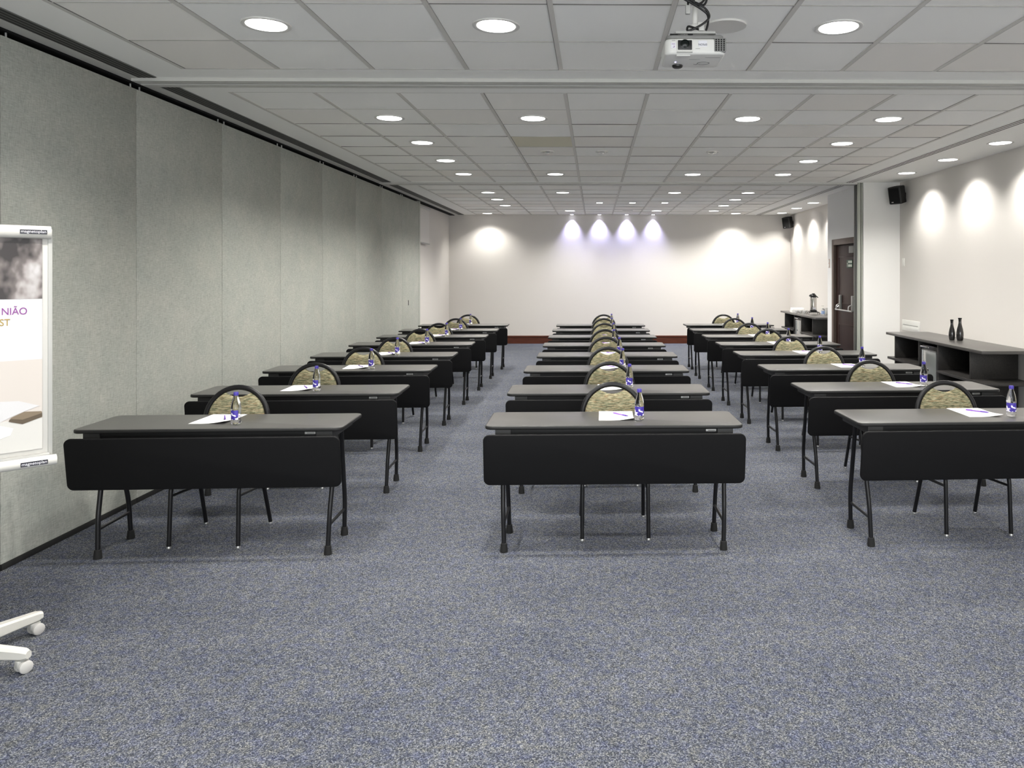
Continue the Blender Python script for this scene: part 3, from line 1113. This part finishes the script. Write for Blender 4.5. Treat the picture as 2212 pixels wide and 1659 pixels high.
def sideboards():
    sb = make_sideboard()
    sb.location = (3.972, 7.74, 0)
    sb['label'] = 'long black sideboard under the two black vases'
    dup(sb, (3.88 + .09, 13.62, 0), 0, 'black sideboard in the far corner under the coffee airpot')
    fr = make_fridge()
    fr.location = (4.035, 9.108, 0)
    fr['label'] = 'mini fridge with glass door inside the sideboard with the vases'
    dup(fr, (4.033, 14.988, 0), 0, 'mini fridge inside the far sideboard under the airpot')
    make_vase('vase', .245, .037, 'shorter black bottle vase on the sideboard', (4.272, 9.03, .83))
    make_vase('vase', .270, .041, 'taller black bottle vase on the sideboard', (4.333, 8.955, .83))
    # coffee things on the far sideboard
    st = thing('airpot_stand', 'black low metal stand under the coffee airpot', 'stand', (4.24, 14.68, .83))
    b = MB()
    b.b2((-.10, -.07, .042), (.10, .07, .05), .002)
    b.b2((-.065, -.065, .05), (.065, .065, .062), .002)
    b.build('tray', 'steel_black', st)
    for sx in (-1, 1):
        for sy in (-1, 1):
            MB().tube(fillet([(sx * .06, sy * .055, .043), (sx * .10, sy * .06, .043), (sx * .105, sy * .06, .0)], .02), .005, 8).build('leg', 'steel_black', st)
    a = thing('coffee_airpot', 'steel pump airpot with black lid standing on the far sideboard', 'airpot', (4.24, 14.68, .892))
    MB().lathe([(.060, 0), (.066, .003), (.066, .022), (.062, .024)], 32).build('base_ring', 'bplastic', a)
    MB().lathe([(.062, .0245), (.063, .03), (.063, .255), (.058, .268), (.04, .27)], 36).build('flask', 'steel', a)
    MB().lathe([(.058, .269), (.060, .275), (.058, .300), (.045, .325), (.02, .33)], 32).build('lid', 'bplastic', a)
    MB().tube(fillet([(-.02, 0, .315), (-.055, 0, .318), (-.078, 0, .290)], .02), .014, 10).build('spout', 'bplastic', a)
    MB().tube(fillet([(.02, 0, .31), (.07, 0, .285), (.09, 0, .262)], .02), .009, 10).build('carry_handle', 'bplastic', a)
    MB().slab(rrect(.05, .07, .02), .329, .347, .006).build('pump_lever', 'bplastic', a)
    MB().b2((-.03, -.067, .045), (.028, -.0625, .075), .001).build('front_plate', 'sticker', a)
    nt = thing('napkin_tray', 'white tray of folded napkins behind the airpot on the far sideboard', 'tray', (4.16, 15.55, .83))
    b = MB()
    b.b2((-.13, -.10, 0), (.13, .10, .012), .003)
    for lo, hi in (((-.13, -.10, .012), (.13, -.092, .05)), ((-.13, .092, .012), (.13, .10, .05)), ((-.13, -.092, .012), (-.122, .092, .05)), ((.122, -.092, .012), (.13, .092, .05))):
        b.b2(lo, hi)
    b.build('tray_body', 'white_glaze', nt, smooth=False)
    MB().b2((-.115, -.085, .0125), (.115, .085, .085), .004).build('napkin_pile', 'paper', nt)
    cup = None
    for k, (dx, dy) in enumerate(((0, 0), (.085, .02), (.17, .0))):
        lab = 'small white coffee cup before the napkin tray, %s from the wall corner' % ('farthest', 'middle one', 'nearest')[k] if 0 else \
            'small white coffee cup before the napkin tray, ' + ('leftmost of three', 'middle of three', 'rightmost of three')[k]
        if cup is None:
            cup = thing('coffee_cup', lab, 'cup', (4.03 + dx, 15.12 + dy, .83), 0, 'white coffee cups')
            MB().lathe([(.018, 0), (.024, .002), (.034, .03), (.038, .058), (.036, .058), (.031, .03), (.02, .006), (.002, .005)], 24).build('bowl', 'white_glaze', cup)
            MB().tube([(.034, 0, .045), (.05, 0, .045), (.054, 0, .032), (.046, 0, .02), (.030, 0, .018)], .0035, 8).build('handle', 'white_glaze', cup)
            freeze(cup)
        else:
            dup(cup, (4.03 + dx, 15.12 + dy, .83), R(20 * k), lab)
    d = thing('pump_bottle', 'clear pump bottle with blue label next to the airpot', 'bottle', (4.36, 14.45, .83))
    MB().lathe([(.028, 0), (.033, .004), (.033, .095), (.026, .115), (.012, .125), (.003, .126)], 24).build('bottle_body', 'clearcup', d)
    b = MB()
    b.lathe([(.0335, .02), (.0337, .022), (.0337, .075), (.0335, .077)], 24)
    b.build('label', 'blue_label', d)
    b = MB()
    b.lathe([(.013, .1255), (.013, .14), (.004, .142), (.004, .17), (.012, .172), (.012, .182), (.002, .183)], 16)
    b.box((-.018, 0, .176), (.034, .008, .007))
    b.build('pump', 'wplastic', d)
    cs = MB()
    for k in range(6):
        z = k * .022
        cs.lathe([(.026, z), (.034, z + .02), (.035, z + .0215), (.027, z + .0218)], 20)
    o = cs.build('paper_cups', 'white_glaze', None)
    o.location = (4.45, 14.55, .83)
    tag(o, 'stacked white paper cups at the wall beside the pump bottle', 'cup stack')


sideboards()


# ------------------------------------------------------------------ door
def door():
    fx = 4.05
    b = MB()
    b.b2((fx - .012, 12.80, 0), (fx + .06, 12.898, 2.198), .003)
    b.b2((fx - .012, 11.552, 2.10), (fx + .06, 12.80, 2.198), .003)
    struct(b.build('trim_6', 'frame_wood'))
    for n, (y0, y1) in enumerate(((11.765, 12.795), (11.555, 11.755)), 1):
        d = thing('door_%d' % n, 'dark brown wooden door leaf with push bar beyond the pilaster' if n == 1 else
                  'narrow second leaf of the dark wooden door beside the pilaster', 'door', (fx + .035, (y0 + y1) / 2, 0))
        d['kind'] = 'structure'
        w = (y1 - y0) / 2
        MB().b2((0, -w, .008), (.045, w, 2.095), .002).build('leaf', 'door_wood', d)
        if n == 1:
            b = MB()
            for z0, z1 in ((.18, .80), (1.12, 1.92)):
                yy0, yy1 = -w + .13, w - .13
                b.b2((-.006, yy0, z0), (.002, yy1, z0 + .03), .003)
                b.b2((-.006, yy0, z1 - .03), (.002, yy1, z1), .003)
                b.b2((-.006, yy0, z0 + .03), (.002, yy0 + .03, z1 - .03), .003)
                b.b2((-.006, yy1 - .03, z0 + .03), (.002, yy1, z1 - .03), .003)
            b.build('moulding', 'door_wood', d)
            pb = MB().tube(fillet([(-.012, w - .22, 1.10), (-.085, w - .20, 1.03), (-.085, -w + .10, 1.03), (-.085, -w + .02, 1.03)], .05), .013, 12).build('push_bar', 'alu', d)
            for yy in (w - .26, -w + .17):
                MB().slab(rrect(.075, .25, .012), -.004, .030, .006, Matrix.Translation((-.002, yy, 1.145)) @ Matrix.Rotation(R(-90), 4, 'Y') @ Matrix.Rotation(R(90), 4, 'Z')).build('bar_housing', 'mgrey', pb)
                MB().tube(fillet([(-.035, yy, 1.12), (-.082, yy, 1.10), (-.085, yy, 1.035)], .03), .012, 10).build('bar_arm', 'alu', pb)
            MB().b2((-.055, -w + .03, 1.95), (-.001, -w + .24, 2.06), .006).build('door_closer', 'mgrey', d)
            sg = MB().b2((-.003, -.30, 1.715), (-.0005, -.02, 1.845), .0005).build('push_sign', 'green', d)
            b = MB()
            for k, z in enumerate((1.793, 1.733)):
                for j in range(3):
                    y0s = -.275 + j * .062
                    b.b2((-.0042, y0s, z), (-.0032, y0s + .05, z + .038))
            b.b2((-.0042, -.062, 1.735), (-.0032, -.048, 1.80))
            b.b2((-.0042, -.072, 1.78), (-.0032, -.040, 1.792))
            b.build('sign_marks', 'sign_white', sg, smooth=False)
        MB().b2((-.006, -w, .01), (.03, -w + .022, 2.09) if n == 1 else (.03, -w + .02, 2.09)).build('edge_strip', 'alu', d, smooth=False)


door()


# ------------------------------------------------------------------ loudspeakers and wall plates
def wall_things():
    for loc, rz, lab in (((4.425, 11.03, 2.775), R(-52), 'black wall loudspeaker high on the pilaster corner'),
                         ((4.425, 17.33, 2.79), R(-46), 'black wall loudspeaker in the far corner above the coffee sideboard')):
        t = thing('wall_speaker', lab, 'speaker', loc, rz, 'black wall loudspeakers')
        rot = Matrix.Rotation(R(-9), 4, 'X').to_3x3()
        b = MB()
        prof = [(-.098, -.085), (-.075, -.10), (.075, -.10), (.098, -.085), (.085, .06), (.05, .10), (-.05, .10), (-.085, .06)]
        b.slab(prof, -.125, .125, .012, Matrix.Rotation(R(13), 4, 'X'))
        b.build('cabinet', 'speaker', t)
        b = MB()
        b.box((0, -.101, 0), (.155, .008, .215), None, .003)
        b.bm.transform(Matrix.Rotation(R(13), 4, 'X'))
        b.build('grille', 'speaker_mesh', t)
        b = MB()
        b.box((-.035, -.1065, -.092), (.03, .003, .012))
        b.bm.transform(Matrix.Rotation(R(13), 4, 'X'))
        b.build('badge', 'alu', t, smooth=False)
        b = MB()
        inv = Matrix.Rotation(-rz, 4, 'Z')
        off = (inv @ Vector((XR - .002 - loc[0], 0.04, 0)))
        b.tube([(0, .07, 0), (off.x * .75, .09, 0), off], .012, 8)
        b.box(off, (.012, .05, .07), inv.to_3x3())
        b.build('bracket', 'bplastic', t)
    t = thing('light_switch', 'white light switch on the wall next to the pilaster', 'switch', (XR, 11.12, 1.79))
    MB().b2((-.011, -.038, -.060), (-.0005, .038, .060), .003).build('plate', 'wplastic', t)
    MB().b2((-.016, -.018, -.035), (-.010, .018, .035), .002).build('rocker', 'wplastic', t)
    t = thing('cable_plate', 'white framed cable outlet plate on the wall behind the sideboard end', 'wall plate', (XR, 10.86, .87))
    b = MB()
    b.b2((-.012, -.30, -.075), (-.0005, .30, .080), .003)
    b.build('frame', 'wplastic', t)
    MB().b2((-.016, -.25, .005), (-.011, .25, .018), .001).build('slot', 'gplastic', t)
    MB().b2((-.015, -.27, -.055), (-.011, .27, -.01), .001).build('insert', 'wplastic', t)
    t = thing('wall_plate', 'small beige double plate on the wall edge beside the dark door', 'switch', (4.05, 13.06, 1.80))
    MB().b2((-.009, -.036, -.075), (-.0005, .036, .075), .002).build('plate', 'switch_pink', t)
    for z in (-.034, .034):
        MB().b2((-.013, -.02, z - .022), (-.008, .02, z + .022), .002).build('rocker', 'wplastic', t)
    # pull-down screen seen along the cream wall
    t = thing('pull_down_screen', 'partly lowered white pull-down screen on the cream corner wall', 'screen', (XREC, 14.72, 2.2))
    MB().lathe([(.030, -.50), (.034, -.495), (.034, .495), (.030, .50)], 24, (.055, 0, .70), 'Y').build('case', 'gplastic', t)
    MB().b2((.066, -.46, .02), (.068, .46, .69)).build('screen_cloth', 'screen', t, smooth=False)
    MB().tube([(.067, -.47, .012), (.067, .47, .012)], .014, 10).build('bottom_bar', 'gplastic', t)
    b = MB()
    for y in (-.45, .45):
        b.b2((.001, y - .015, .68), (.05, y + .015, .72))
    b.build('wall_bracket', 'gplastic', t, smooth=False)


wall_things()


# ------------------------------------------------------------------ projector
def projector():
    x, y = .456, 3.43
    t = thing('projector', 'white ceiling projector hanging upside down with black cables', 'projector', (x, y, 2.622))
    # local: front face looks to -y, body from y=0 to .235
    b = MB()
    prof = rrect(.276, .235, .032, 6, 0, .1175)
    b.slab(prof, .0, .072, .012, seg=3)
    b.build('body', 'wplastic', t)
    MB().slab(rrect(.262, .222, .03, 6, 0, .1175), .0725, .089, .004).build('base_cover', 'mgrey', t)
    def front(name, x0, x1, z0, z1, m, y0=-.004, y1=.001, bev=.0015, par=t):
        return MB().b2((x0, y0, z0), (x1, y1, z1), bev).build(name, m, par)
    front('lens_frame', -.086, -.012, .013, .068, 'wplastic', -.004, .002, .004)
    lw = front('lens_window', -.082, -.016, .017, .063, 'bplastic', -.006, .0, .004)
    MB().lathe([(.021, 0), (.021, .002), (.018, .003), (.017, .001), (.010, .004), (.002, .006)], 28, (-.049, -.0055, .044), 'Y').build('lens', 'lens', lw)
    vg = front('vent_grille', .083, .1385, .010, .074, 'mgrey', -.003, .02, .006)
    b = MB()
    for i in range(4):
        for j in range(6):
            b.b2((.089 + i * .0118, -.0038, .0155 + j * .0092), (.0965 + i * .0118, -.0028, .0215 + j * .0092))
    b.build('vent_holes', 'void', vg, smooth=False)
    s1 = front('sticker', .012, .052, .034, .061, 'sticker', -.0018, .0005, .0002)
    rot = Matrix.Rotation(PI, 4, 'Y') @ Matrix.Rotation(R(90), 4, 'X')
    text_mesh('lettering', 'EPSON', .013, 'ink', s1, Matrix.Translation((.032, -.0022, .0475)) @ rot, .0003, 'CENTER')
    s2 = front('sticker', -.112, -.090, .026, .052, 'sticker', -.0018, .0005, .0002)
    b = MB()
    b.b2((-.108, -.0024, .044), (-.094, -.0018, .046))
    b.tube([(-.103, -.0021, .030), (-.098, -.0021, .030), (-.096, -.0021, .034), (-.099, -.0021, .037)], .0012, 6)
    b.build('sticker_marks', 'purple_ink', s2, smooth=False)
    b = MB()
    b.b2((-.108, -.0006, .060), (-.092, .0006, .062))
    b.b2((.0, -.0006, .024), (.02, .0006, .0255))
    b.build('front_marks', 'mgrey', t, smooth=False)
    MB().b2((-.086, -.005, .006), (-.014, .004, .010), .001).build('slide_rail', 'gplastic', t)
    MB().b2((-.086, .012, -.004), (-.022, .05, .002), .002).build('shutter_tab', 'wplastic', t)
    b = MB()
    ring = [(.055 + .028 * math.cos(2 * PI * k / 24), .145 + .022 * math.sin(2 * PI * k / 24), -.0004) for k in range(24)]
    b.tube(ring, .002, 6, True)
    b.tube([(.03, .155, -.0004), (.022, .17, -.0004), (.012, .165, -.0004)], .002, 6)
    b.b2((.05, .05, -.0009), (.12, .054, .0005))
    b.b2((-.02, .08, -.0009), (.03, .083, .0005))
    b.build('underside_marks', 'mgrey', t)
    MB().lathe([(.0035, -.002), (.0035, .0005)], 12, (-.078, .13, 0)).build('status_light', 'blue_led', t)
    MB().lathe([(.018, -.012), (.024, -.008), (.026, .0)], 28, (-.062, .19, 0)).build('adjust_foot', 'bplastic', t)
    b = MB()
    b.b2((-.115, .005, .0895), (-.08, .03, .094))
    b.b2((-.034, .004, .0895), (-.012, .02, .095))
    b.build('focus_tabs', 'bplastic', t, smooth=False)
    # ceiling mount
    b = MB()
    for a0, a1 in (((-.09, .01), (.09, .20)), ((.09, .01), (-.09, .20))):
        p0, p1 = Vector((*a0, .098)), Vector((*a1, .098))
        d = (p1 - p0)
        b.box((p0 + p1) / 2, (d.length, .022, .006), Matrix.Rotation(math.atan2(d.y, d.x), 3, 'Z'))
    b.b2((-.09, .0, .094), (.09, .014, .104))
    b.box((.01, .10, .112), (.09, .07, .022), None, .003)
    b.build('mount_bracket', 'gplastic', t)
    b = MB()
    b.lathe([(.016, .122), (.016, .15), (.012, .152), (.012, .352)], 16, (.01, .10, 0))
    b.lathe([(.024, .128), (.026, .132), (.026, .16), (.022, .165)], 16, (.01, .10, 0))
    b.box((.035, .085, .15), (.03, .03, .04), None, .003)
    b.build('mount_pole', 'wplastic', t)
    MB().lathe([(.05, .345), (.052, .347), (.052, .3605), (.03, .361)], 24, (.01, .10, 0)).build('ceiling_plate', 'wplastic', t)
    # tangled black cables and a grey plug
    rnd = random.Random(5)
    def spl(pts, n=8):
        pts = [Vector(p) for p in pts]
        out = []
        for i in range(len(pts) - 1):
            p0, p1, p2, p3 = pts[max(i - 1, 0)], pts[i], pts[i + 1], pts[min(i + 2, len(pts) - 1)]
            for k in range(n):
                u = k / n
                out.append(.5 * ((2 * p1) + (p2 - p0) * u + (2 * p0 - 5 * p1 + 4 * p2 - p3) * u * u + (3 * p1 - p0 - 3 * p2 + p3) * u ** 3))
        out.append(pts[-1])
        return out
    runs = [[(.02, .07, .34), (.03, .03, .29), (-.005, .03, .25), (.045, .02, .215), (.065, .02, .175), (.03, .02, .14), (-.03, .02, .112), (-.028, .03, .135), (.02, .05, .128)],
            [(-.01, .07, .34), (.0, .02, .30), (.05, .01, .27), (.04, .02, .23), (-.01, .02, .245), (-.055, .02, .26), (-.03, .02, .245), (.03, .02, .21), (.06, .03, .185), (.062, .05, .15), (.055, .06, .125)],
            [(.04, .08, .34), (.05, .03, .31), (.02, .01, .285), (-.01, .01, .275), (.0, .02, .235), (.03, .02, .24), (.045, .02, .265), (.02, .02, .28)]]
    for r_ in runs:
        MB().tube(spl(r_), .0052, 8).build('cable', 'bplastic', t)
    pl = MB().tube(spl([(-.03, .06, .34), (-.032, .04, .29), (-.03, .035, .235)]), .0045, 8).build('cable', 'bplastic', t)
    MB().b2((-.042, .025, .192), (-.02, .045, .232), .003).build('plug', 'gplastic', pl)


projector()


# ------------------------------------------------------------------ flip chart
def flip_chart():
    al = R(45)
    t = thing('flip_chart', 'white mobile flip chart stand on castors before the grey partition', 'flip chart', (-2.668, 3.166, 0))
    # mast and five-star foot
    MB().tube([(0, 0, .07), (0, 0, 1.62)], .020, 14).build('mast', 'creme', t)
    MB().lathe([(.05, .045), (.055, .05), (.055, .105), (.03, .115)], 24).build('hub', 'creme', t)
    for k in range(5):
        a = R(-6 + 72 * k)
        ca, sa = math.cos(a), math.sin(a)
        b = MB()
        Ln = .36
        rings = []
        for s, w, z0, z1 in ((.03, .030, .048, .112), (.20, .024, .052, .104), (Ln - .02, .020, .056, .096), (Ln, .014, .060, .090)):
            ring = []
            for y, z in ((-w, z0 + .006), (-w + .006, z0), (w - .006, z0), (w, z0 + .006), (w, z1 - .008), (w - .008, z1), (-w + .008, z1), (-w, z1 - .008)):
                ring.append((s * ca - y * sa, s * sa + y * ca, z))
            rings.append(ring)
        b.rings(rings)
        leg = b.build('leg', 'creme', t)
        cx, cy = (Ln - .035) * ca, (Ln - .035) * sa
        ang = R((-28, -22, 60, 100, 20)[k])
        ax, ay = math.cos(ang), math.sin(ang)
        b = MB()
        for s in (-1, 1):
            m4 = Matrix.Translation((cx + ax * .016 * s + .012, cy + ay * .016 * s, .026)) @ Matrix.Rotation(ang, 4, 'Z') @ Matrix.Rotation(R(90), 4, 'Y')
            rr = []
            for r_, z in ((.018, -.010 * 1), (.025, -.006), (.0258, 0), (.025, .006), (.018, .010)):
                rr.append([m4 @ Vector((r_ * math.cos(2 * PI * q / 20), r_ * math.sin(2 * PI * q / 20), z)) for q in range(20)])
            b.rings(rr)
        b.build('caster', 'caster', leg)
        b = MB()
        m4 = Matrix.Translation((cx + .004, cy, .036)) @ Matrix.Rotation(ang, 4, 'Z')
        b.slab(rrect(.03, .044, .008), -.014, .018, .005, m4)
        b.lathe([(.008, .045), (.008, .06)], 10, (cx, cy, 0))
        b.build('caster_hood', 'gplastic', leg)
    # board, local frame: u along the board (0 at the free end seen in the photo, negative inwards), w out of the face
    e = Vector((-2.277, 3.21, 0)) - Vector((-2.668, 3.166, 0))
    U = Vector((math.cos(al), math.sin(al), 0))
    Nn = Vector((math.sin(al), -math.cos(al), 0))
    F = Matrix(((U.x, -Nn.x, 0, e.x), (U.y, -Nn.y, 0, e.y), (0, 0, 1, 0), (0, 0, 0, 1)))   # local x=u, -y=out of face
    def lb(name, lo, hi, m, par=t, bev=0.0, smooth=True):
        b = MB()
        b.b2(lo, hi, bev)
        b.bm.transform(F)
        return b.build(name, m, par, smooth)
    lb('board', (-.70, .0, .84), (-.002, .018, 1.80), 'poster_pale', t, .002)
    lb('side_frame', (-.012, -.006, .84), (.004, .022, 1.815), 'gplastic', t, .003)
    lb('side_frame', (-.704, -.006, .84), (-.688, .022, 1.815), 'gplastic', t, .003)
    b = MB()
    pts = [(-.7, -.012, 1.80), (-.02, -.012, 1.80), (-.004, -.012, 1.80)]
    b.tube(pts, .0265, 16, sx=1.0, sy=.9)
    b.bm.transform(F)
    clamp = b.build('top_clamp', 'creme', t)
    b = MB()
    b.tube([(-.71, -.030, .855), (-.0, -.030, .855), (.012, -.030, .855)], .0215, 16)
    b.bm.transform(F)
    tray = b.build('pen_tray', 'creme', t)
    lb('tray_ledge', (-.69, -.03, .872), (-.01, .0, .884), 'gplastic', t, .002)
    up = Matrix.Rotation(R(90), 4, 'X')
    for par, z, yy in ((clamp, 1.800, -.0365), (tray, .855, -.0522)):
        pl = lb('name_plate', (-.110, yy - .0015, z - .0085), (-.020, yy + .004, z + .0085), 'ink', par, 0, False)
        text_mesh('lettering', 'magnetoplan', .0165, 'sticker', pl, F @ Matrix.Translation((-.065, yy - .002, z - .004)) @ up, .0004, 'CENTER')
    lb('mast_clamp', (-.33, .018, 1.25), (-.25, .235, 1.33), 'gplastic', t, .004)
    lb('mast_clamp', (-.33, .018, 1.50), (-.25, .235, 1.57), 'gplastic', t, .004)
    # poster clipped to the board
    po = thing('poster', 'printed poster with purple and gold letters clipped on the flip chart', 'poster', (-2.668, 3.166, 0))
    def pb(name, u0, u1, z0, z1, m, y=-.004, par=po):
        return lb(name, (u0, y, z0), (u1, y + .0012, z1), m, par, 0, False)
    pb('sheet', -.64, -.031, .902, 1.776, 'poster', -.0035)
    pb('photo_band', -.64, -.031, 1.5251, 1.774, 'photo', -.0045)
    wm = pb('warm_print', -.64, -.031, .903, 1.2748, 'poster_warm', -.0045)
    pb('tabletop_print', -.64, -.031, .904, 1.03, 'poster_pale', -.0052, wm)
    def poly(name, pts, m, y, par):
        b = MB()
        b.rings([[(u, y, z) for u, z in pts], [(u, y + .0006, z) for u, z in pts]])
        b.bm.transform(F)
        return b.build(name, m, par, smooth=False)
    poly('phone_print', [(-.1394, 1.0375), (-.034, 1.0576), (-.0315, 1.048), (-.0315, 1.0345), (-.0973, 1.0127), (-.1424, 1.0286)][::-1], 'phone_side', -.0064, wm)
    poly('phone_face_print', [(-.1394, 1.0395), (-.132, 1.0450), (-.0912, 1.0632), (-.036, 1.0585), (-.0315, 1.0545), (-.0345, 1.050), (-.0900, 1.0335), (-.0973, 1.0317)][::-1], 'phone_ink', -.0068, wm)
    poly('cup_print', [(-.26, 1.005), (-.32, 1.015), (-.37, 1.04), (-.375, 1.07), (-.33, 1.095), (-.25, 1.11), (-.169, 1.1125), (-.1094, 1.109), (-.0403, 1.0815), (-.0789, 1.0692), (-.1319, 1.0478), (-.169, 1.0304)][::-1], 'poster', -.0060, wm)
    poly('saucer_print', [(-.24, .945), (-.31, .950), (-.345, .968), (-.33, .995), (-.27, 1.012), (-.169, 1.0155), (-.1274, 1.0001), (-.1364, .9732), (-.169, .9633)][::-1], 'paper', -.0066, wm)
    text_mesh('lettering', 'NI\u00c3O', .0405, 'purple_ink', po, F @ Matrix.Translation((-.1665, -.0048, 1.462)) @ Matrix.Diagonal((.84, 1, 1, 1)) @ up, .0003)
    text_mesh('lettering', 'EST', .0395, 'gold_ink', po, F @ Matrix.Translation((-.1885, -.0048, 1.418)) @ Matrix.Diagonal((.84, 1, 1, 1)) @ up, .0003)


flip_chart()
